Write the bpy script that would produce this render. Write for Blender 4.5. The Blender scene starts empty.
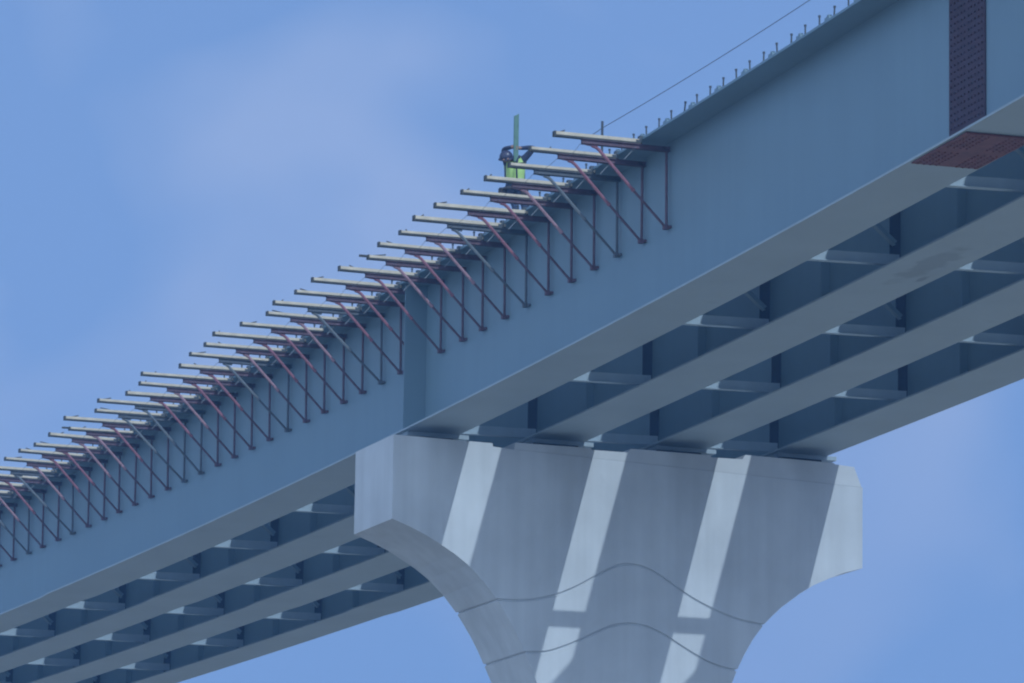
import bpy, bmesh, math, random
from mathutils import Vector, Matrix
random.seed(7)
R = math.radians
scn = bpy.context.scene
col = scn.collection

# ------------------------------------------------------------------ alignment of the bridge
C2, C3, GA, GB, XS = -0.000847116, 3.0949e-07, 0.0097266, 1.48e-05, 0.0170237
S = 2.5995                       # girder spacing
def centre(t):
    return C2*t*t + C3*t**3, GA*t + GB*t*t
def heading(t):
    return math.atan(2*C2*t + 3*C3*t*t)
def P(t, off, z):
    y, zz = centre(t); a = heading(t)
    return Vector((t - off*math.sin(a), y + off*math.cos(a), zz + z))

# ------------------------------------------------------------------ materials
def mat(name, base, rough=.6, metal=0., var=.08, scale=3., streak=0., bump=0., bump_scale=60., spots=None, spec=.5, coords='Object', tint=None):
    m = bpy.data.materials.new(name); m.use_nodes = True
    n = m.node_tree.nodes; l = m.node_tree.links
    b = n['Principled BSDF']; b.inputs['Roughness'].default_value = rough; b.inputs['Metallic'].default_value = metal
    b.inputs['Specular IOR Level'].default_value = spec
    tc = n.new('ShaderNodeTexCoord')
    nz = n.new('ShaderNodeTexNoise'); nz.inputs['Scale'].default_value = scale; nz.inputs['Detail'].default_value = 6; nz.inputs['Roughness'].default_value = .6
    l.new(tc.outputs[coords], nz.inputs['Vector'])
    mr = n.new('ShaderNodeMapRange'); mr.inputs[1].default_value = .3; mr.inputs[2].default_value = .7
    mr.inputs[3].default_value = 1-var; mr.inputs[4].default_value = 1+var
    l.new(nz.outputs['Fac'], mr.inputs[0])
    val = mr.outputs[0]
    if streak:
        mp = n.new('ShaderNodeMapping'); mp.inputs['Scale'].default_value = (2.2, 2.2, .12)
        l.new(tc.outputs[coords], mp.inputs['Vector'])
        n2 = n.new('ShaderNodeTexNoise'); n2.inputs['Scale'].default_value = 1.6; n2.inputs['Detail'].default_value = 5
        l.new(mp.outputs[0], n2.inputs['Vector'])
        m2 = n.new('ShaderNodeMapRange'); m2.inputs[1].default_value = .35; m2.inputs[2].default_value = .65
        m2.inputs[3].default_value = 1-streak; m2.inputs[4].default_value = 1+streak
        l.new(n2.outputs['Fac'], m2.inputs[0])
        mu = n.new('ShaderNodeMath'); mu.operation = 'MULTIPLY'; l.new(val, mu.inputs[0]); l.new(m2.outputs[0], mu.inputs[1]); val = mu.outputs[0]
    if spots:                         # dirt blots with a shape of their own: (scale, threshold, strength)
        n3 = n.new('ShaderNodeTexNoise'); n3.inputs['Scale'].default_value = spots[0]; n3.inputs['Detail'].default_value = 8; n3.inputs['Roughness'].default_value = .7
        l.new(tc.outputs[coords], n3.inputs['Vector'])
        m3 = n.new('ShaderNodeMapRange'); m3.inputs[1].default_value = spots[1]; m3.inputs[2].default_value = spots[1]+.08
        m3.inputs[3].default_value = 1; m3.inputs[4].default_value = 1-spots[2]
        l.new(n3.outputs['Fac'], m3.inputs[0])
        mu = n.new('ShaderNodeMath'); mu.operation = 'MULTIPLY'; l.new(val, mu.inputs[0]); l.new(m3.outputs[0], mu.inputs[1]); val = mu.outputs[0]
    mx = n.new('ShaderNodeVectorMath'); mx.operation = 'SCALE'; mx.inputs[0].default_value = base; l.new(val, mx.inputs['Scale'])
    l.new(mx.outputs[0], b.inputs['Base Color'])
    if bump:
        nb = n.new('ShaderNodeTexNoise'); nb.inputs['Scale'].default_value = bump_scale; nb.inputs['Detail'].default_value = 4
        l.new(tc.outputs[coords], nb.inputs['Vector'])
        bp = n.new('ShaderNodeBump'); bp.inputs['Strength'].default_value = bump; bp.inputs['Distance'].default_value = .01
        l.new(nb.outputs['Fac'], bp.inputs['Height']); l.new(bp.outputs[0], b.inputs['Normal'])
    return m
M = {}
M['paint']    = mat('girder_paint', (.158, .238, .29), .42, var=.03, scale=.35, streak=.018, bump=.03, bump_scale=7)
M['flange']   = mat('flange_coating', (.315, .38, .42), .6, var=.06, scale=.6, spots=(1.3, .62, .10), bump=.03, bump_scale=7)
M['concrete'] = mat('concrete', (.51, .535, .56), .9, var=.085, scale=.7, streak=.045, spots=(2.2, .63, .07), bump=.12, bump_scale=40)
M['concrete_top'] = mat('grout_concrete', (.51, .53, .55), .9, var=.07, scale=1.3, bump=.12, bump_scale=40)
M['galv']     = mat('galvanised_frame', (.32, .40, .46), .6, var=.06, scale=3)
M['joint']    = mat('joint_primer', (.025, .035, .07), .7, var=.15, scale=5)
M['red_shade']     = mat('shaded_red_tube', (.10, .055, .075), .65, var=.3, scale=6, spots=(9, .55, .5))  # darker copy of the bracket red, shade put into the base colour
M['grey_shade']    = mat('shaded_grey_tube', (.075, .085, .10), .6, var=.2, scale=6)  # same for the grey brackets: shade mixed into the base
M['red2']     = mat('faded_red_oxide', (.33, .19, .22), .65, var=.25, scale=5, spots=(8, .55, .4))
M['primer']   = mat('weathered_primer', (.05, .022, .035), .7, var=.2, scale=5, spots=(7, .55, .35))
M['primer2']  = mat('red_primer', (.16, .05, .045), .7, var=.2, scale=5, spots=(7, .55, .3))
M['bolt']     = mat('bolt_steel', (.15, .09, .10), .55, metal=.2, var=.3, scale=9)
M['red']      = mat('red_oxide_paint', (.26, .105, .135), .6, var=.25, scale=5, spots=(9, .56, .5))
M['grey']     = mat('galvanised_steel', (.15, .17, .19), .5, metal=.2, var=.15, scale=6)
M['timber']   = mat('pale_timber', (.54, .46, .35), .8, var=.12, scale=6, streak=.0, spots=(3.5, .63, .3))
M['timber_end'] = mat('dark_timber', (.055, .055, .05), .8, var=.2, scale=12)
M['steel']    = mat('stud_steel', (.06, .07, .08), .6, metal=.2, var=.2, scale=20)
M['zinc']     = mat('zinc_rod', (.22, .23, .25), .5, metal=.5, var=.1, scale=20)
M['wire']     = mat('wire_rope', (.10, .11, .13), .5, metal=.5, var=.1, scale=20)
M['rubber']   = mat('bearing_rubber', (.03, .032, .035), .8)
M['lime']     = mat('hi_vis_fabric', (.46, .66, .20), .8, var=.08, scale=14)
M['tape']     = mat('reflective_tape', (.62, .66, .60), .4, var=.05)
M['navy']     = mat('navy_cloth', (.025, .03, .06), .85, var=.2, scale=14)
M['jeans']    = mat('denim', (.04, .055, .10), .9, var=.25, scale=18)
M['skin']     = mat('skin', (.30, .17, .12), .6, var=.06, scale=20)
M['hat']      = mat('dark_hard_hat', (.035, .035, .07), .35, var=.05)
M['leather']  = mat('tool_leather', (.05, .045, .05), .8, var=.25, scale=15)
M['green']    = mat('green_post_paint', (.095, .185, .145), .7, var=.15, scale=6, spots=(5, .55, .3))
M['ground']   = mat('dry_ground', (.37, .335, .275), .95, var=.2, scale=.05)
M['hair']     = mat('hair', (.02, .015, .012), .7)

m = M['flange'].copy(); m.name = 'smudged_flange_coating'; M['smudged'] = m
n = m.node_tree.nodes; l = m.node_tree.links; b = n['Principled BSDF']
src = b.inputs['Base Color'].links[0].from_socket
tc = [x for x in n if x.type == 'TEX_COORD'][0]
prev = src
for cx, cy, rx, ry, th in ((18.2, -.24, 1.6, .26, .34), (17.1, .12, .25, .09, .46)):
    mp = n.new('ShaderNodeMapping'); mp.inputs['Location'].default_value = (-cx/rx, -cy/ry, 0); mp.inputs['Scale'].default_value = (1/rx, 1/ry, 0)
    l.new(tc.outputs['Object'], mp.inputs['Vector'])
    ln = n.new('ShaderNodeVectorMath'); ln.operation = 'LENGTH'; l.new(mp.outputs[0], ln.inputs[0])
    nz = n.new('ShaderNodeTexNoise'); nz.inputs['Scale'].default_value = 2.6; nz.inputs['Detail'].default_value = 6; l.new(tc.outputs['Object'], nz.inputs['Vector'])
    ad = n.new('ShaderNodeMath'); ad.operation = 'MULTIPLY_ADD'; l.new(nz.outputs['Fac'], ad.inputs[0]); ad.inputs[1].default_value = -1.6; l.new(ln.outputs['Value'], ad.inputs[2])
    mr = n.new('ShaderNodeMapRange'); mr.inputs[1].default_value = -.15; mr.inputs[2].default_value = .25; mr.inputs[3].default_value = th; mr.inputs[4].default_value = 0; l.new(ad.outputs[0], mr.inputs[0])
    mx = n.new('ShaderNodeMix'); mx.data_type = 'RGBA'; l.new(mr.outputs[0], mx.inputs[0]); l.new(prev, mx.inputs[6]); mx.inputs[7].default_value = (.10, .11, .13, 1); prev = mx.outputs[2]
l.new(prev, b.inputs['Base Color'])

# ------------------------------------------------------------------ helpers
def new(name, bm, m, parent=None, smooth=False):
    me = bpy.data.meshes.new(name); bm.normal_update(); bm.to_mesh(me); bm.free()
    for mm in (m if isinstance(m, (list, tuple)) else [m]): me.materials.append(M[mm] if isinstance(mm, str) else mm)
    if smooth:
        for p in me.polygons: p.use_smooth = True
    o = bpy.data.objects.new(name, me); col.objects.link(o)
    if parent is not None: o.parent = parent
    return o
def tag(o, label=None, cat=None, group=None, kind=None):
    if label: o['label'] = label
    if cat: o['category'] = cat
    if group: o['group'] = group
    if kind: o['kind'] = kind
    return o
def empty(name, loc, rz=0.):
    o = bpy.data.objects.new(name, None); o.empty_display_size = .3; col.objects.link(o)
    o.location = loc; o.rotation_euler = (0, 0, rz); return o
def box(bm, x0, x1, y0, y1, z0, z1, f=None):
    vs = []
    for z in (z0, z1):
        for x, y in ((x0, y0), (x1, y0), (x1, y1), (x0, y1)):
            p = Vector((x, y, z)); vs.append(bm.verts.new(f(p) if f else p))
    for q in ((0, 3, 2, 1), (4, 5, 6, 7), (0, 1, 5, 4), (1, 2, 6, 5), (2, 3, 7, 6), (3, 0, 4, 7)):
        bm.faces.new([vs[i] for i in q])
    return vs
def frame_from(d):
    d = d.normalized(); u = Vector((0, 0, 1)) if abs(d.z) < .9 else Vector((1, 0, 0))
    a = d.cross(u).normalized(); b = a.cross(d); return a, b
def tube(bm, pts, r, n=8, cap=True):
    rings = []
    for i, p in enumerate(pts):
        p = Vector(p)
        d = Vector(pts[min(i+1, len(pts)-1)]) - Vector(pts[max(i-1, 0)])
        a, b = frame_from(d); rr = r[i] if isinstance(r, (list, tuple)) else r
        rings.append([bm.verts.new(p + a*rr*math.cos(2*math.pi*k/n) + b*rr*math.sin(2*math.pi*k/n)) for k in range(n)])
    for A, B in zip(rings, rings[1:]):
        for k in range(n): bm.faces.new((A[k], A[(k+1) % n], B[(k+1) % n], B[k]))
    if cap:
        bm.faces.new(list(reversed(rings[0]))); bm.faces.new(rings[-1])
def bar(bm, a, b, w, h, up=Vector((1, 0, 0))):
    """rectangular bar from a to b, w across 'up', h along 'up'"""
    a = Vector(a); b = Vector(b); d = (b-a).normalized(); s = d.cross(up).normalized(); u = s.cross(d)
    vs = []
    for p in (a, b):
        for i, j in ((-1, -1), (1, -1), (1, 1), (-1, 1)): vs.append(bm.verts.new(p + s*i*w/2 + u*j*h/2))
    for q in ((0, 3, 2, 1), (4, 5, 6, 7), (0, 1, 5, 4), (1, 2, 6, 5), (2, 3, 7, 6), (3, 0, 4, 7)): bm.faces.new([vs[i] for i in q])
def prism(bm, poly, f0, f1):
    """poly list of 2D points; f0/f1 map a point to the two ends"""
    A = [bm.verts.new(f0(p)) for p in poly]; B = [bm.verts.new(f1(p)) for p in poly]; n = len(poly)
    bm.faces.new(A); bm.faces.new(list(reversed(B)))
    for k in range(n): bm.faces.new((A[(k+1) % n], A[k], B[k], B[(k+1) % n]))
    bmesh.ops.recalc_face_normals(bm, faces=bm.faces)
def sweep(bm, ts, section):
    """section(t) -> list of (off, z) corners, same count for every t"""
    rings = [[bm.verts.new(P(t, o, z)) for o, z in section(t)] for t in ts]
    n = len(rings[0])
    for A, B in zip(rings, rings[1:]):
        for k in range(n): bm.faces.new((A[k], A[(k+1) % n], B[(k+1) % n], B[k]))
    bm.faces.new(rings[0]); bm.faces.new(list(reversed(rings[-1])))
    bmesh.ops.recalc_face_normals(bm, faces=bm.faces)
def local(t, off=0., z=0.):
    """matrix-like function of the cross section at station t: (along, across, up) -> world"""
    a = heading(t); o = P(t, off, z); ca, sa = math.cos(a), math.sin(a)
    return lambda p: o + Vector((p[0]*ca - p[1]*sa, p[0]*sa + p[1]*ca, p[2]))

# ------------------------------------------------------------------ ground
bm = bmesh.new()
ZG = -17.6
for v in ((-3000, -3000), (3000, -3000), (3000, 3000), (-3000, 3000)): bm.verts.new((v[0], v[1], ZG))
bm.verts.ensure_lookup_table(); bm.faces.new(bm.verts)
tag(new('ground', bm, 'ground'), kind='structure')

# ------------------------------------------------------------------ girders
T0, T1 = -86., 46.
HB = .578; HT = .55; ZT = 2.965; TB = .034; TT = .04
def hb(t):
    return HB - .055*min(1, max(0, (-24.3 - t)/.8))
frames = [5.465, 11.22, 17.0, 22.75, 28.5, 34.2, -.72, -5.75, -11.2, -16.86, -22.39, -28.0, -33.6, -39.17, -44.8, -50.4, -56.]
ts = [T0 + i for i in range(int(T1-T0)+1)] + [-24.3, -25.1]
ts = sorted(set(ts))
gl = ['nearest pale blue grey plate girder carrying the overhang brackets and a red splice plate',
      'second pale blue grey girder from the viewer with a dark smudge under its flange',
      'third pale blue grey girder from the viewer, last but one of the row',
      'farthest pale blue grey girder, its flange edge against the sky']
def stud_bm(f):
    b = bmesh.new(); tube(b, [f((0, 0, 0)), f((0, 0, .18))], .015, 6); tube(b, [f((0, 0, .175)), f((0, 0, .205))], .023, 6); return b
girders = []
for g in range(4):
    off = g*S; zc = XS*off
    G = empty('bridge_girder', P(0, off, zc)); girders.append(G)
    tag(G, gl[g], 'girder', 'girders of the bridge')
    bpy.context.view_layer.update()
    mi = G.matrix_basis.inverted()
    def part(name, b, m, parent=G, smooth=False, mi=mi):
        b.transform(mi); return new(name, b, m, parent, smooth)
    b = bmesh.new(); sweep(b, ts, lambda t: [(off-.011, zc+TB), (off+.011, zc+TB), (off+.011, zc+ZT), (off-.011, zc+ZT)]); part('web', b, 'paint')
    b = bmesh.new(); sweep(b, ts, lambda t: [(off-hb(t), zc), (off+hb(t), zc), (off+hb(t), zc+TB), (off-hb(t), zc+TB)]); part('bottom_flange', b, 'smudged' if g == 1 else 'flange')
    b = bmesh.new(); sweep(b, ts, lambda t: [(off-HT, zc+ZT), (off+HT, zc+ZT), (off+HT, zc+ZT+TT), (off-HT, zc+ZT+TT)]); part('top_flange', b, 'paint')
    # connection plates (to the cross frames) and bearing stiffeners
    for t in frames:
        f = local(t, off, zc)
        sides = ([-1] if g > 0 else []) + ([1] if g < 3 else [])
        if abs(t) < 1: sides = [s for s in sides if not (g == 0 and s < 0)]
        for s in sides:
            b = bmesh.new(); y0, y1 = sorted((s*.011, s*.20)); box(b, -.012, .012, y0, y1, TB+.002, ZT-.002, f); part('connection_plate', b, 'joint')
    for t in frames:                  # plain stiffeners half way between the frames
        if g == 0 or abs(t) < 1: continue
        f = local(t-3.05, off, zc); b = bmesh.new(); box(b, -.008, .008, -.17, -.0115, TB+.002, ZT-.002, f); part('stiffener', b, 'paint')
    for s in ([-1, 1] if g == 0 else [1] if g < 3 else []):
        f = local(.0, off, zc)
        b = bmesh.new(); y0, y1 = sorted((s*.011, s*(.46 if s < 0 else .3))); box(b, -.016, .016, y0, y1, TB+.002, ZT-.002, f); part('bearing_stiffener', b, 'paint')
    # field splice
    if g == 0:
        for (tc, ) in ((25.85, ),):
            b = bmesh.new(); f = local(tc, off, zc)
            box(b, -.675, .675, -.035, -.0115, .055, ZT-.02, f)
            for c in (-.58, -.45, -.32, -.19, -.08, .08, .19, .32, .45, .58):
                k = 0
                z = .14
                while z < ZT-.1:
                    tube(b, [f((c, -.034, z)), f((c, -.054, z))], .016, 6); z += .105
            part('web_splice_plate', b, ['primer'])
            b = bmesh.new(); f = local(tc, off, zc)
            f = local(tc+.12, off, zc); box(b, -1.05, 1.05, -.53, .53, -.03, -.0015, f)
            for i in range(18):
                for c in (-.46, -.36, -.26, -.16, .16, .26, .36, .46):
                    x = -.98 + i*1.96/17
                    if abs(x) < .07: continue
                    tube(b, [f((x, c, -.029)), f((x, c, -.048))], .016, 6)
            part('flange_splice_plate', b, ['primer2'])
        # shear studs on the outer row, one part each; the rest of the rows as one mass
        k0 = [13.14 + .607*i for i in range(-66, 24)]
        for i, t in enumerate(k0):
            f0 = local(t, -.47, ZT+TT)
            tilt = (.35 if i == 69 else random.uniform(-.05, .05)); tl2 = random.uniform(-.05, .05)
            f = (lambda p, f0=f0, tilt=tilt, tl2=tl2: f0((p[0]+p[2]*tilt, p[1]+p[2]*tl2, p[2])))
            part('shear_stud', stud_bm(f), 'steel')
        for i, t in enumerate([t for t in k0 if t > 11.5][::2]):
            f = local(t-.12, -.5, ZT+TT); b = bmesh.new()
            box(b, -.09, .09, -.045, .03, 0.001, .05, f); box(b, -.035, .035, -.03, .03, .0505, .085, f)
            part('form_clip', b, 'paint')
        b = bmesh.new()
        for t in k0:
            for o in (-.2, .1, .4):
                f = local(t+random.uniform(-.03, .03), o, ZT+TT); tube(b, [f((0, 0, 0)), f((0, 0, .16))], .014, 5)
        o = part('inner_shear_studs', b, 'steel'); o['kind'] = 'stuff'

# ------------------------------------------------------------------ cross frames between the girders
order = ['first', 'second', 'third', 'fourth', 'fifth', 'sixth', 'seventh', 'eighth', 'ninth', 'tenth', 'eleventh']
bay = ['between nearest and second girders', 'between second and third girders', 'between third and farthest girders']
def angle(b, a, c, leg, f, t=.014, leg2=None):
    """L angle from a to c in the cross-section plane (y,z): upright leg in the plane, other leg towards +x at the lower side"""
    a = Vector((0, *a)); c = Vector((0, *c)); d = (c-a).normalized(); nrm = Vector((0, -d.z, d.y))
    if nrm.z < 0: nrm = -nrm
    for (x0, x1, h0, h1) in ((-t, 0, 0, leg), (.0005, leg2 or leg, 0, t)):
        vs = []
        for p in (a, c):
            for x, h in ((x0, h0), (x1, h0), (x1, h1), (x0, h1)): vs.append(b.verts.new(f(p + Vector((x, 0, 0)) + nrm*h)))
        for q in ((0, 3, 2, 1), (4, 5, 6, 7), (0, 1, 5, 4), (1, 2, 6, 5), (2, 3, 7, 6), (3, 0, 4, 7)): b.faces.new([vs[i] for i in q])
    bmesh.ops.recalc_face_normals(b, faces=b.faces)
right = sorted([t for t in frames if t > 1]); left = sorted([t for t in frames if t < -1], reverse=True)
for t in frames:
    for k in range(3):
        if t > (30, 20, 14)[k] or t < (-34, -46, -57)[k]: continue
        off = k*S; zc = XS*off
        f = local(t, off, zc); o = P(t, off+.2, zc+.19)
        E = empty('cross_frame', o, heading(t))
        inv = (Matrix.Translation(o) @ Matrix.Rotation(heading(t), 4, 'Z')).inverted()
        if abs(t) < 1: where = 'right above the pier'
        elif t > 0: where = order[right.index(t)] + ' right of the pier'
        else: where = order[left.index(t)] + ' left of the pier'
        tag(E, 'steel cross frame %s, %s' % (bay[k], where), 'cross frame', 'cross frames between the girders')
        ff = lambda p: f((p[0], p[1], p[2]))
        x = lambda p: f((p.x+.016, p.y, p.z))
        b = bmesh.new(); angle(b, (.03, .19), (S-.03, .19+XS*S), .2, x, leg2=.13); b.transform(inv); new('bottom_strut', b, 'galv', E)
        if t != frames[0] and abs(t) > 1:
            b = bmesh.new(); angle(b, (S-.16, .56), (.05, 2.62), .13, x); b.transform(inv); new('diagonal', b, 'paint', E)
            b = bmesh.new(); angle(b, (.16, .56), (S-.05, 2.62), .13, lambda p: f((p.x*-1-.016, p.y, p.z))); b.transform(inv); new('diagonal', b, 'paint', E)
            b = bmesh.new(); angle(b, (.03, 2.66), (S-.03, 2.66+XS*S), .13, x); b.transform(inv); new('top_strut', b, 'paint', E)
        if abs(t) < 1:
            pass
# lateral braces at the top of the bays just right of the pier (they shade the foot of the sunlit stripes)
for k in range(3):
    a = Vector((9.15, k*S+2.58, 2.87)); c = Vector((12.75, k*S+.53, 2.87))
    b = bmesh.new(); up = Vector((0, 0, 1))
    bar(b, P(a.x, a.y, a.z), P(c.x, c.y, c.z), .95, .02, up); bar(b, P(a.x, a.y, a.z-.045), P(c.x, c.y, c.z-.045), .02, .065, up)
    o = P(a.x, a.y, a.z); b.transform(Matrix.Translation(-o))
    L = new('lateral_brace', b, 'paint'); L.location = o
    tag(L, 'flat blue grey brace lying %s, high up right of the pier' % bay[k], 'brace', 'lateral braces')

# ------------------------------------------------------------------ pier
TP = 1.157; YC = 3.888
prof_l = [(-1.03, -1.855), (-.665, -1.985), (-.33, -2.13), (-.016, -2.301), (.26, -2.46), (.519, -2.645), (.837, -2.94), (1.139, -3.295), (1.423, -3.722), (1.58, -4.0), (1.702, -4.247), (1.846, -4.548), (1.973, -4.85), (2.10, -5.3), (2.2, -5.9), (2.27, -6.8), (2.3, -8.), (2.3, ZG)]
prof_r = [(8.80, -2.20), (8.425, -2.307), (8.103, -2.44), (7.76, -2.597), (7.457, -2.785), (7.078, -3.07), (6.88, -3.25), (6.71, -3.425), (6.466, -3.741), (6.271, -4.08), (6.14, -4.35), (6.028, -4.63), (5.92, -5.0), (5.82, -5.5), (5.74, -6.1), (5.70, -7.), (5.68, ZG)]
top = [(8.80, -.585), (1.36, -.34), (1.0, -.315), (.985, -.25), (-1.03, -.225)]
poly = prof_l + prof_r[::-1] + top
pier = empty('bridge_pier', (0, YC, ZG))
tag(pier, 'pale concrete hammerhead pier with two wavy grooves and slanting stripes of sunlight', 'pier')
pi = Matrix.Translation((0, -YC, -ZG))
bm = bmesh.new()
CH = .03                              # small chamfer along the vertical arrises is left to the bevel
prism(bm, poly, lambda p: Vector((-TP, p[0], p[1])), lambda p: Vector((TP, p[0], p[1])))
bm.transform(pi)
body = new('pier_body', bm, 'concrete', pier)
# grooves: cut with a swept ribbon that runs over the two faces and across the soffits
w1 = [(1.0, -3.30), (1.19, -3.285), (1.5, -3.285), (1.8, -3.255), (2.1, -3.19), (2.42, -3.09), (2.75, -2.94), (3.04, -2.775), (3.3, -2.62), (3.55, -2.49), (3.76, -2.44), (4.0, -2.44), (4.28, -2.51), (4.6, -2.67), (4.92, -2.87), (5.3, -3.07), (5.76, -3.26), (6.2, -3.385), (6.68, -3.45), (7.0, -3.46)]
w2 = [(1.3, -4.285), (1.68, -4.275), (2.13, -4.24), (2.4, -4.16), (2.74, -4.02), (3.0, -3.89), (3.26, -3.76), (3.5, -3.66), (3.8, -3.60), (4.05, -3.605), (4.3, -3.65), (4.6, -3.77), (4.93, -3.95), (5.25, -4.12), (5.56, -4.26), (5.85, -4.34), (6.09, -4.37), (6.5, -4.38)]
def smooth(pts, n=6):
    out = []
    for i in range(len(pts)-1):
        p0 = pts[max(i-1, 0)]; p1 = pts[i]; p2 = pts[i+1]; p3 = pts[min(i+2, len(pts)-1)]
        for k in range(n):
            t = k/n
            out.append(tuple(.5*((2*p1[j]) + (-p0[j]+p2[j])*t + (2*p0[j]-5*p1[j]+4*p2[j]-p3[j])*t*t + (-p0[j]+3*p1[j]-3*p2[j]+p3[j])*t**3) for j in (0, 1)))
    return out + [pts[-1]]
cutters = []
def cutter(b):
    b.transform(pi); me = bpy.data.meshes.new('groove'); bmesh.ops.recalc_face_normals(b, faces=b.faces); b.to_mesh(me); b.free()
    o = bpy.data.objects.new('groove', me); col.objects.link(o); o.parent = pier; cutters.append(o)
GW = .028
for w in (w1, w2):
    sm = smooth(w)
    for s in (-1, 1):
        b = bmesh.new(); rings = []
        for y, z in sm:
            rings.append([b.verts.new(p) for p in (Vector((s*(TP+.05), y, z-GW*1.6)), Vector((s*(TP+.05), y, z+GW*1.6)), Vector((s*(TP-.035), y, z+GW*.55)), Vector((s*(TP-.035), y, z-GW*.55)))])
        for A, B in zip(rings, rings[1:]):
            for k in range(4): b.faces.new((A[k], A[(k+1) % 4], B[(k+1) % 4], B[k]))
        b.faces.new(rings[0]); b.faces.new(rings[-1][::-1]); cutter(b)
    zl = [z for y, z in w][1]; zr = w[-2][1]
    for prof, z, sg in ((prof_l, w[1][1], 1), (prof_r, w[-2][1], -1)):
        y = None
        for (ya, za), (yb, zb) in zip(prof, prof[1:]):
            if zb <= z <= za: y = ya + (yb-ya)*(z-za)/(zb-za); d = Vector((0, yb-ya, zb-za)).normalized()
        nrm = Vector((0, -d.z, d.y))          # out of or into the concrete
        if (nrm.y > 0) != (sg > 0): nrm = -nrm
        c = Vector((0, y, z)); b = bmesh.new(); vs = []
        for x in (-TP-.2, TP+.2):
            for u, h in ((-.1, -GW*1.6), (-.1, GW*1.6), (.035, GW*.55), (.035, -GW*.55)): vs.append(b.verts.new(Vector((x, 0, 0)) + c + nrm*u + d*h))
        for q in ((0, 3, 2, 1), (4, 5, 6, 7), (0, 1, 5, 4), (1, 2, 6, 5), (2, 3, 7, 6), (3, 0, 4, 7)): b.faces.new([vs[i] for i in q])
        cutter(b)
for c in cutters:
    m = body.modifiers.new('groove', 'BOOLEAN'); m.operation = 'DIFFERENCE'; m.object = c; m.solver = 'EXACT'
bv = body.modifiers.new('arris', 'BEVEL'); bv.width = .012; bv.segments = 1; bv.limit_method = 'ANGLE'; bv.angle_limit = R(60)
bpy.context.view_layer.update()
dg = bpy.context.evaluated_depsgraph_get()
me = bpy.data.meshes.new_from_object(body.evaluated_get(dg)); body.modifiers.clear(); body.data = me
for c in cutters: bpy.data.objects.remove(c)
# stepped seat course on top of the cap
seat = [(1.44, -.343), (1.46, -.205), (3.03, -.20), (3.05, -.235), (3.80, -.235), (3.86, -.155), (5.54, -.165), (5.56, -.205), (6.22, -.20), (6.28, -.105), (8.18, -.135), (8.20, -.16), (8.62, -.185), (8.785, -.583)]
bm = bmesh.new(); XI = TP-.009
prism(bm, seat, lambda p: Vector((-XI, p[0], p[1]+.002)), lambda p: Vector((XI, p[0], p[1]+.002))); bm.transform(pi)
bmesh.ops.bevel(bm, geom=[e for e in bm.edges if abs(e.verts[0].co.x) > 1.1 and e.calc_length() > .2 and abs(e.verts[0].co.x-e.verts[1].co.x) < .1], offset=.004, segments=1, affect='EDGES')
new('bearing_seat', bm, 'concrete_top', pier)

# bearings under each girder
bl = ['under the nearest girder', 'under the second girder', 'under the third girder', 'under the farthest girder']
tops = [-.24, -.205, -.16, -.11]
for g in range(4):
    y = g*S; zf = XS*y; zt = tops[g]+.004
    B = empty('bridge_bearing', (0, y, zt))
    tag(B, 'steel and rubber bearing on the pier top %s, sunlit plate edge showing' % bl[g], 'bearing', 'bearings on the pier')
    h = zf - zt
    bm = bmesh.new(); box(bm, -.40, .40, -.50, .77, h-.085, h-.003); new('sole_plate', bm, 'flange', B)
    bm = bmesh.new(); box(bm, -.36, .36, -.46, .46, .028, h-.087); new('rubber_pad', bm, 'rubber', B)
    bm = bmesh.new(); box(bm, -.42, .42, -.55, .55, 0, .026); new('masonry_plate', bm, 'steel', B)

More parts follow.
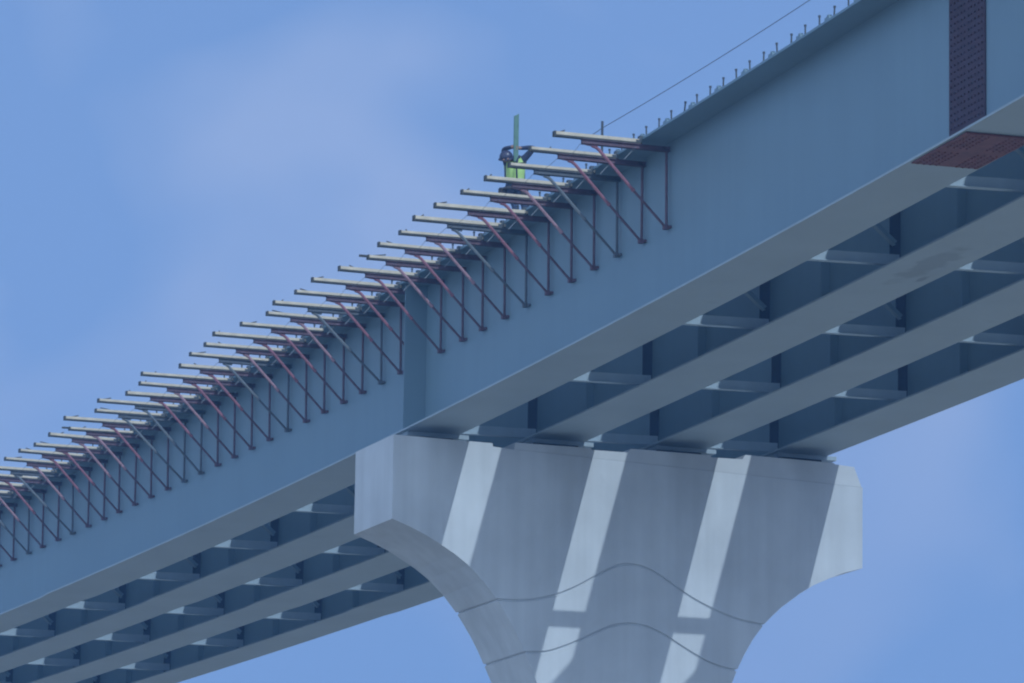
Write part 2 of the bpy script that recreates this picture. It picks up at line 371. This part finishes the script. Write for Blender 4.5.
# ------------------------------------------------------------------ overhang brackets
def make_proto(kind):
    m = kind.split('_')[0]; md = 'grey_shade' if m == 'grey' else 'red_shade'; dy = random.uniform(-.07, .07)  # md: darkened copy, paints shade on legs, lower tubes and channels
    parts = []
    b = bmesh.new()                                           # twin channels
    for s in (-1, 1):
        x0, x1 = sorted((s*.018, s*.024)); box(b, x0, x1, -1.64, -.03, 2.800, 2.882)
        for z0, z1 in ((2.800, 2.808), (2.874, 2.882)):
            x0, x1 = sorted((s*.0245, s*.055)); box(b, x0, x1, -1.64, -.03, z0, z1)
    for y in (-1.60, -1.05, -.55, -.08): box(b, -.0175, .0175, y-.03, y+.03, 2.803, 2.879)
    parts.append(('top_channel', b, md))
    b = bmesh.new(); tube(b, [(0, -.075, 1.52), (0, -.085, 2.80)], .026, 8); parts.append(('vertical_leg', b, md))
    b = bmesh.new(); tube(b, [(0, -1.50+dy, 2.785), (0, -1.43+dy, 2.765), (0, -1.37+dy, 2.725), (0, -.72+dy*.5, 2.085)], .030, 8)
    tube(b, [(0, -.73+dy*.5, 2.095), (0, -.70+dy*.48, 2.065)], .037, 8); parts.append(('diagonal_sleeve', b, m))
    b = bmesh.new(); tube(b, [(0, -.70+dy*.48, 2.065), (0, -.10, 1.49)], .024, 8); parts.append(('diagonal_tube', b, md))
    b = bmesh.new(); prism(b, [(-1.62, 2.798), (-1.34, 2.798), (-1.36, 2.755), (-1.45, 2.775), (-1.55, 2.785)], lambda p: Vector((-.016, p[0], p[1])), lambda p: Vector((.016, p[0], p[1]))); parts.append(('gusset', b, m))
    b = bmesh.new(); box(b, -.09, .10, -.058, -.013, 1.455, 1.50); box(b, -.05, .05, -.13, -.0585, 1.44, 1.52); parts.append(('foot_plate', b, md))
    b = bmesh.new(); tube(b, [(.0, -.48, 3.03), (.0, -.86, 2.60)], .008, 6); tube(b, [(0, -.655, 2.83-.005), (0, -.70, 2.779)], .028, 6); parts.append(('hanger_rod', b, 'zinc'))
    b = bmesh.new(); box(b, -.05, .05, -.60, -.551, 2.90, 3.03); box(b, -.05, .05, -.66, -.601, 2.885, 2.955); box(b, -.05, .05, -.55, -.44, 3.008, 3.03); parts.append(('hanger_clip', b, 'steel'))
    out = []
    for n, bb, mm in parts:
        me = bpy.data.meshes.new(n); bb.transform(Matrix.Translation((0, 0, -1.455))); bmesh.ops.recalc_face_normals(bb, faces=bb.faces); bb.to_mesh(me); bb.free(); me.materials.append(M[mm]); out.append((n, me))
    return out
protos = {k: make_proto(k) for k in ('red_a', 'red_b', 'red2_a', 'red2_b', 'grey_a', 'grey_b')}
greys = {2, 6, 13, 18, 23, 24, 31, 34}
tips = [-2.15, -2.17, -2.12, -2.155, -2.2, -2.29, -2.31, -2.18, -2.18, -2.02, -2.19, -2.35, -2.295, -2.37, -2.155, -2.305, -2.525, -2.345, -2.30, -2.105, -2.58, -2.28, -2.205, -2.505, -2.19, -2.55, -2.06, -2.205, -2.16, -2.21, -2.2, -2.3, -2.15, -2.2, -2.4, -2.25, -2.2, -2.3, -2.2, -2.25]
extra = {9, 26}; fades = {3, 7, 9, 14, 17, 21, 26, 27, 30, 33}
words = ['', 'first', 'second', 'third', 'fourth', 'fifth', 'sixth', 'seventh', 'eighth', 'ninth', 'tenth', 'eleventh', 'twelfth', 'thirteenth', 'fourteenth', 'fifteenth', 'sixteenth', 'seventeenth', 'eighteenth', 'nineteenth', 'twentieth', 'twenty-first', 'twenty-second', 'twenty-third', 'twenty-fourth', 'twenty-fifth', 'twenty-sixth', 'twenty-seventh', 'twenty-eighth', 'twenty-ninth', 'thirtieth']
brackets = []
first = {}
T_BR = [13.089 - 1.2*i for i in range(40)]
for i, t in enumerate(T_BR):
    kind = ('grey' if i in greys else 'red2' if i in fades else 'red') + random.choice(('_a', '_b'))
    a = heading(t) + random.uniform(-.02, .02); t2 = t + random.uniform(-.04, .04)
    yj = random.uniform(-.012, .012); o = P(t2, 0, 1.455)
    if kind not in first:
        B = empty('overhang_bracket', o, a); first[kind] = (B, [])
        for n, me in protos[kind]:
            c = bpy.data.objects.new(n, me); col.objects.link(c); c.parent = B; first[kind][1].append(c)
    else:
        B = first[kind][0].copy(); col.objects.link(B); B.location = o; B.rotation_euler = (random.uniform(-.008, .008), random.uniform(-.01, .01), a)
        for ch in first[kind][1]:
            c = ch.copy(); c.parent = B; col.objects.link(c)
    col_txt = {'grey': 'grey', 'red': 'red', 'red2': 'faded red'}[kind.split('_')[0]]
    ty = tips[i]; ln = 'long ' if ty < -2.3 else ''
    nth = lambda k: words[k] if k < len(words) else words[k-len(words)]
    if i == 0: lab = 'rightmost overhang bracket, red steel with a pale timber joist, clear of the rest'
    elif i <= 5: lab = '%s overhang bracket with %spale joist, %s from the right end of the row' % (col_txt, ln, words[i+1])
    elif i <= 10: lab = '%s overhang bracket with %spale joist, %s to the right of the pier stiffener' % (col_txt, ln, words[11-i])
    else: lab = '%s overhang bracket with %spale joist, %s to the left of the pier stiffener' % (col_txt, ln, words[i-10])
    tag(B, lab, 'bracket', 'overhang brackets along the nearest girder')
    brackets.append(B)
    b = bmesh.new(); z0, z1 = 2.884, 2.967+random.uniform(-.008, .010)
    jt = random.uniform(-.006, .006); xj = random.uniform(-.008, .008)
    def js(p, ty=ty, jt=jt, xj=xj):
        u = (p.y+.52)/(ty+.52); return Vector((p.x + xj, p.y, p.z + jt*u - 1.455))
    ye = -.52+random.uniform(-.03, .02); box(b, -.045, .045, ty+.035, ye, z0+.0305, z1, js)
    J = new('joist', b, 'timber', B)
    b = bmesh.new(); box(b, -.055, .055, ty+.035, ye, z0, z0+.030, js); new('bottom_strip', b, 'timber_end', J)  # separate darker strip along the joist's lower edge
    b = bmesh.new(); box(b, -.048, .048, ty, ty+.034, z0-.004, z1+.004, js); new('end_cap', b, 'timber_end', J); b = bmesh.new(); tube(b, [js(Vector((0, ty+.06+.35*random.random(), z1-.005))), js(Vector((0, ty+.08+.35*random.random(), z1+.035)))], .012, 5)
    new('nail', b, 'timber_end', J)
    if i in extra:
        b = bmesh.new(); box(b, -.01, .035, ty-.16, ty-.002, z1-.045, z1-.005, js); new('spacer_strip', b, 'timber_end', J)
bpy.context.view_layer.update()

# thin wire tied along the bracket ends
bm = bmesh.new(); pts = []
for i in range(0, 39):
    t = T_BR[i]; A = P(t, -1.655, 2.80); Bn = P(T_BR[i+1], -1.655, 2.80)
    sag = random.uniform(.03, .09)
    for k in range(6):
        u = k/6; p = A.lerp(Bn, u); p.z -= sag*4*u*(1-u); pts.append(p)
tube(bm, pts, .0035, 5)
o = P(13.089, -1.655, 2.8); bm.transform(Matrix.Translation(-o)); W = new('tie_wire', bm, 'wire'); W.location = o
tag(W, 'thin dark wire sagging from bracket end to bracket end', 'wire')

# ------------------------------------------------------------------ lifeline with its stanchions
sl = ['thin upright lifeline stanchion showing above the rightmost bracket', 'lifeline stanchion on the nearest girder beyond the upper right edge']
for k, t in enumerate((9.62, 30.0)):
    o = P(t, 0, ZT+TT+.002); E = empty('lifeline_stanchion', o, heading(t)); tag(E, sl[k], 'stanchion', 'lifeline stanchions')
    b = bmesh.new(); tube(b, [(0, 0, .02), (0, 0, 1.12)], .024, 8); new('post', b, 'steel', E)
    b = bmesh.new(); box(b, -.09, .09, -.09, .09, 0, .02); new('base_plate', b, 'steel', E)
bm = bmesh.new(); pts = []
for (ta, tb) in ((9.0, 9.62), (9.62, 30.0)):
    for k in range(20):
        u = k/20; pts.append(P(ta+(tb-ta)*u, -.03, 3.985 - .10*4*u*(1-u)*(1 if tb > 20 else .1)))
pts.append(P(30, -.03, 3.985))
tube(bm, pts, .0065, 5); bm.transform(Matrix.Translation(-P(9.62, 0, 3.98))); L = new('lifeline', bm, 'wire'); L.location = P(9.62, 0, 3.98)
tag(L, 'thin dark lifeline cable strung above the top flange studs', 'cable')

# ------------------------------------------------------------------ worker
def skin_mesh(name, verts, edges, radii, sub=2):
    me = bpy.data.meshes.new(name); me.from_pydata([Vector(v) for v in verts], edges, []); me.update()
    o = bpy.data.objects.new(name, me); col.objects.link(o)
    m = o.modifiers.new('skin', 'SKIN'); m.use_smooth_shade = True
    s = o.modifiers.new('sub', 'SUBSURF'); s.levels = sub; s.render_levels = sub
    for i, r in enumerate(radii):
        sv = me.skin_vertices[0].data[i]; sv.radius = (r, r) if not isinstance(r, tuple) else r; sv.use_root = (i == 0)
    bpy.context.view_layer.update()
    dg = bpy.context.evaluated_depsgraph_get()
    out = bpy.data.meshes.new_from_object(o.evaluated_get(dg)); bpy.data.objects.remove(o)
    for p in out.polygons: p.use_smooth = True
    return out
tw = 5.2
WO = P(tw, 0, ZT+TT+.001); WR = heading(tw)
Z = ZT+TT
V = {}; Es = []; Rd = []; VL = []
def jv(n, p, r):
    V[n] = len(VL); VL.append((p[0], p[1], p[2]-Z)); Rd.append(r)
def je(*ns):
    for a, b in zip(ns, ns[1:]): Es.append((V[a], V[b]))
jv('pelvis', (0, -.10, 3.84), (.13, .15)); jv('waist', (.02, -.10, 3.98), (.12, .14)); jv('chest', (.05, -.11, 4.18), (.14, .17)); jv('collar', (.08, -.15, 4.33), (.10, .12))
jv('neck', (.12, -.23, 4.36), .06); jv('skull', (.16, -.31, 4.355), (.085, .09)); jv('face', (.20, -.37, 4.325), (.075, .08)); jv('chin', (.215, -.38, 4.265), .05)
jv('sl', (-.02, -.27, 4.33), .075); jv('el', (.01, -.33, 4.555), .055); jv('wl', (.15, -.235, 4.565), .037); jv('hl', (.185, -.19, 4.57), .040)
jv('sr', (.16, .01, 4.34), .075); jv('er', (.27, .20, 4.585), .055); jv('wr', (.22, -.06, 4.55), .037); jv('hr', (.20, -.115, 4.545), .040)
jv('hipl', (-.05, -.17, 3.80), .11); jv('kl', (.10, -.10, 3.46), .075); jv('al', (-.06, -.02, 3.12), .05); jv('tl', (.08, -.06, 3.055), .045)
jv('hipr', (.06, -.02, 3.80), .11); jv('kr', (.20, .05, 3.46), .075); jv('ar', (.08, .10, 3.12), .05); jv('tr', (.22, .06, 3.055), .045)
je('pelvis', 'waist', 'chest', 'collar', 'neck', 'skull', 'face', 'chin')
je('collar', 'sl', 'el', 'wl', 'hl'); je('collar', 'sr', 'er', 'wr', 'hr')
je('pelvis', 'hipl', 'kl', 'al', 'tl'); je('pelvis', 'hipr', 'kr', 'ar', 'tr')
# fingers closed round the post
for h, base, sgn in (('hl', (.185, -.19, 4.57), 1), ('hr', (.20, -.115, 4.545), -1)):
    for q in range(4):
        dz = .03 - .02*q; ln = (.9, 1, .95, .8)[q]
        n1, n2, n3 = h+'a%d' % q, h+'b%d' % q, h+'c%d' % q
        x, y, z = base
        jv(n1, (x+.045, y+sgn*.015, z+dz), .011); jv(n2, (x+.055, y+sgn*(.015+.03*ln), z+dz), .010); jv(n3, (x+.03, y+sgn*(.015+.05*ln), z+dz), .009); je(h, n1, n2, n3)
    x, y, z = base
    jv(h+'t', (x-.03, y+sgn*.02, z+.03), .012); jv(h+'u', (x-.025, y+sgn*.05, z+.035), .010); je(h, h+'t', h+'u')
me = skin_mesh('person', VL, Es, Rd)
for k in ('navy', 'skin', 'jeans', 'leather'): me.materials.append(M[k])
for p in me.polygons:
    c = p.center; z = c.z+Z
    if z < 3.11: p.material_index = 3
    elif z < 3.90: p.material_index = 2
    elif (c - Vector((.20, -.35, 4.325-Z))).length < .14 and c.x > .10: p.material_index = 1
    elif min((c-Vector((.215, -.175, 4.57-Z))).length, (c-Vector((.22, -.12, 4.545-Z))).length) < .07: p.material_index = 1
    else: p.material_index = 0
person = bpy.data.objects.new('person', me); col.objects.link(person); person.location = WO; person.rotation_euler = (0, 0, WR)
tag(person, 'person in lime safety vest and dark hard hat gripping a green board', 'person')
# face: eyes, nose, ears
def blob(b, c, r, s=(1, 1, 1)):
    m = Matrix.Translation(Vector((c[0], c[1], c[2]-Z))) @ Matrix.Diagonal((s[0], s[1], s[2], 1)); bmesh.ops.create_icosphere(b, subdivisions=2, radius=r, matrix=m)
fd = Vector((.8, -.6, -.35)).normalized(); sd = Vector((.6, .8, 0)); ud = sd.cross(fd)*-1
fc = Vector((.19, -.355, 4.33))
b = bmesh.new()
blob(b, fc+fd*.085-Vector((0, 0, .01)), .018); blob(b, fc+fd*.07+sd*.075, .02); blob(b, fc+fd*.0-sd*.085, .024, (1, .6, 1.3)); blob(b, fc+sd*.085, .024, (1, .6, 1.3))
new('face_features', b, 'skin', person, True)
b = bmesh.new()
for s in (-1, 1): blob(b, fc+fd*.078+sd*s*.03+Vector((0, 0, .02)), .010)
blob(b, fc+fd*.078-Vector((0, 0, .05)), .016, (1, 1.2, .3))
new('eyes', b, 'hair', person, True)
# hard hat: dome + brim
b = bmesh.new(); hc = Vector((.165, -.325, 4.37-Z)); upv = (Vector((0, 0, 1))+fd*.55).normalized()
rot = Vector((0, 0, 1)).rotation_difference(upv).to_matrix().to_4x4()
bmesh.ops.create_uvsphere(b, u_segments=20, v_segments=12, radius=.128)
bmesh.ops.delete(b, geom=[v for v in b.verts if v.co.z < -.02], context='VERTS')
bmesh.ops.create_cone(b, cap_ends=True, segments=24, radius1=.155, radius2=.13, depth=.02, matrix=Matrix.Translation((0.0, 0, -.015)))
b.transform(Matrix.Translation(hc) @ rot); new('hard_hat', b, 'hat', person, True)
# vest: a slightly larger shell round the torso
vv = [(.0, -.10, 3.86-Z), (.02, -.10, 4.0-Z), (.05, -.11, 4.18-Z), (.07, -.13, 4.30-Z), (-.0, -.24, 4.335-Z), (.14, -.01, 4.345-Z)]
ve = [(0, 1), (1, 2), (2, 3), (3, 4), (3, 5)]
vm = skin_mesh('safety_vest', vv, ve, [(.19, .23), (.19, .23), (.20, .24), (.15, .17), .10, .10])
vm.materials.append(M['lime']); vm.materials.append(M['tape'])
for p in vm.polygons:
    z = p.center.z+Z
    p.material_index = 1 if 3.935 < z < 3.985 else 0
vest = bpy.data.objects.new('safety_vest', vm); col.objects.link(vest); vest.parent = person
b = bmesh.new()
for s in (-1, 1):
    q = [Vector((.05, -.11, 0)) + Vector((.8, -.6, 0))*.0 + sd*s*.10]
    pts = [q[0] + Vector((.8, -.6, 0))*r + Vector((0, 0, z-Z)) for r, z in ((.19, 3.92), (.215, 4.05), (.225, 4.18), (.19, 4.30), (.10, 4.40), (-.08, 4.40), (-.19, 4.28), (-.2, 4.1), (-.18, 3.92))]
    tube(b, [p + (p-Vector((.03, -.105, p.z))).normalized()*.03 for p in pts], .018, 6)
new('harness', b, 'navy', person, True)
b = bmesh.new()
n = 20; ring = [Vector((.0, -.10, 3.80-Z)) + Vector((.8, -.6, 0))*math.cos(2*math.pi*k/n)*.185 + sd*math.sin(2*math.pi*k/n)*.215 for k in range(n+1)]
tube(b, ring, .035, 6)
new('tool_belt', b, 'leather', person, True)
b = bmesh.new()
for s, w in ((-1, .10), (1, .11)):
    c = Vector((.02, -.10, 3.765-Z)) + sd*s*.22 + Vector((.8, -.6, 0))*.08
    b = bmesh.new(); box(b, c.x-w*.5, c.x+w*.5, c.y-w*.6, c.y+w*.6, c.z-.10, c.z+.06)
    bmesh.ops.bevel(b, geom=b.edges[:], offset=.015, segments=2, affect='EDGES')
    new('tool_pouch', b, 'leather', person)
# board held upright
bm = bmesh.new(); box(bm, -.02, .02, -.045, .045, 0, .92)
for v in bm.verts:
    if v.co.z > .5: v.co.z -= .05*(v.co.y < 0)
bmesh.ops.bevel(bm, geom=bm.edges[:], offset=.004, segments=1, affect='EDGES')
f = local(tw, 0, 0); BP = new('timber_board', bm, 'green'); BP.location = f((.235, -.16, 4.28)); BP.rotation_euler = (0, 0, WR)
tag(BP, 'narrow green painted board held upright by the worker against the sky', 'board')

# ------------------------------------------------------------------ haze
bm = bmesh.new(); box(bm, -3100, 3100, -3100, 3100, ZG-1, 12)
hm = bpy.data.materials.new('haze'); hm.use_nodes = True; n = hm.node_tree.nodes; n.remove(n['Principled BSDF'])
pv = n.new('ShaderNodeVolumePrincipled'); pv.inputs['Color'].default_value = (.22, .52, 1, 1); pv.inputs['Density'].default_value = .0011
hm.node_tree.links.new(pv.outputs[0], n['Material Output'].inputs['Volume'])
hz = new('haze', bm, hm); tag(hz, kind='stuff')

# ------------------------------------------------------------------ camera
cd = bpy.data.cameras.new('camera'); cam = bpy.data.objects.new('camera', cd); col.objects.link(cam)
d = Vector((-0.92372817, 0.33632252, 0.18333964)); r = Vector((0.34476348, 0.9385647, 0.01531198)); u = Vector((0.16692635, -0.07735292, 0.98293037))
mw = Matrix((r, u, -d)).transposed().to_4x4(); mw.translation = Vector((90.3196446, -31.10995422, -15.92027231))
cam.matrix_world = mw
cd.sensor_fit = 'HORIZONTAL'; cd.sensor_width = 36; cd.lens = 4971.322*36/1024
cd.clip_start = .5; cd.clip_end = 20000
scn.camera = cam

# ------------------------------------------------------------------ light
sun_to = Vector((1.108, .25, 1.0)).normalized()
sd_ = bpy.data.lights.new('sun', 'SUN'); sd_.energy = SUN_E = 2.1; sd_.angle = R(.5); sd_.color = (.76, .90, 1.0)
sun = bpy.data.objects.new('sun', sd_); col.objects.link(sun); sun.rotation_euler = sun_to.to_track_quat('Z', 'Y').to_euler(); sun.location = (60, 10, 60)
el = math.asin(sun_to.z); az = math.atan2(sun_to.x, sun_to.y)
w = bpy.data.worlds.new('World'); scn.world = w; w.use_nodes = True
n = w.node_tree.nodes; l = w.node_tree.links; bg = n['Background']
sky = n.new('ShaderNodeTexSky'); sky.sky_type = 'NISHITA'; sky.sun_disc = False; sky.sun_elevation = el; sky.sun_rotation = az
sky.altitude = 0; sky.air_density = .8; sky.dust_density = .0; sky.ozone_density = 3.0
tc = n.new('ShaderNodeTexCoord')
nz = n.new('ShaderNodeTexNoise'); nz.inputs['Scale'].default_value = 10; nz.inputs['Detail'].default_value = 2.5; nz.inputs['Roughness'].default_value = .5; nz.inputs['Distortion'].default_value = .4
mp = n.new('ShaderNodeMapping'); mp.inputs['Scale'].default_value = (1, 1, 1.4); mp.inputs['Location'].default_value = (3.678, 3.806, 11.89)
l.new(tc.outputs['Generated'], mp.inputs['Vector']); l.new(mp.outputs[0], nz.inputs['Vector'])
mr = n.new('ShaderNodeMapRange'); mr.inputs[1].default_value = .46; mr.inputs[2].default_value = .64; mr.inputs[3].default_value = 0; mr.inputs[4].default_value = .8
l.new(nz.outputs['Fac'], mr.inputs[0])
tint = n.new('ShaderNodeVectorMath'); tint.operation = 'MULTIPLY'; tint.inputs[1].default_value = (.79, .86, 1.05); l.new(sky.outputs[0], tint.inputs[0])
mx = n.new('ShaderNodeMix'); mx.data_type = 'RGBA'; l.new(mr.outputs[0], mx.inputs[0])
sx = n.new('ShaderNodeSeparateXYZ'); l.new(tc.outputs['Generated'], sx.inputs[0])
mh = n.new('ShaderNodeMapRange'); mh.inputs[1].default_value = .22; mh.inputs[2].default_value = .5; mh.inputs[3].default_value = .92; mh.inputs[4].default_value = 0; l.new(sx.outputs['Z'], mh.inputs[0])
mz = n.new('ShaderNodeMix'); mz.data_type = 'RGBA'; l.new(mh.outputs[0], mz.inputs[0]); l.new(tint.outputs[0], mz.inputs[6]); mz.inputs[7].default_value = (1.72, 3.05, 5.95, 1)
l.new(mz.outputs[2], mx.inputs[6]); mx.inputs[7].default_value = (2.75, 3.85, 6.4, 1)
# unseen bright cloud bank left of and behind the viewer, added as fill light
dt = n.new('ShaderNodeVectorMath'); dt.operation = 'DOT_PRODUCT'; l.new(tc.outputs['Generated'], dt.inputs[0]); dt.inputs[1].default_value = Vector((.78, -.62, .18)).normalized()
m2 = n.new('ShaderNodeMapRange'); m2.interpolation_type = 'SMOOTHSTEP'; m2.inputs[1].default_value = -.1; m2.inputs[2].default_value = .7; l.new(dt.outputs['Value'], m2.inputs[0])
n2 = n.new('ShaderNodeTexNoise'); n2.inputs['Scale'].default_value = 3; n2.inputs['Detail'].default_value = 5; l.new(tc.outputs['Generated'], n2.inputs['Vector'])
m3 = n.new('ShaderNodeMapRange'); m3.inputs[1].default_value = .35; m3.inputs[2].default_value = .6; l.new(n2.outputs['Fac'], m3.inputs[0])
mm = n.new('ShaderNodeMath'); mm.operation = 'MULTIPLY'; l.new(m2.outputs[0], mm.inputs[0]); l.new(m3.outputs[0], mm.inputs[1])
mb = n.new('ShaderNodeMix'); mb.data_type = 'RGBA'; l.new(mm.outputs[0], mb.inputs[0]); l.new(mx.outputs[2], mb.inputs[6]); mb.inputs[7].default_value = (10., 13.2, 17.2, 1)
l.new(mb.outputs[2], bg.inputs['Color']); bg.inputs['Strength'].default_value = .105

# ------------------------------------------------------------------ render settings
scn.view_settings.view_transform = 'Standard'; scn.view_settings.look = 'None'; scn.view_settings.exposure = .15; scn.view_settings.gamma = 1
scn.render.engine = 'CYCLES'
scn.cycles.max_bounces = 8; scn.cycles.diffuse_bounces = 6
scn.cycles.use_denoising = True
scn.cycles.filter_width = 2.1
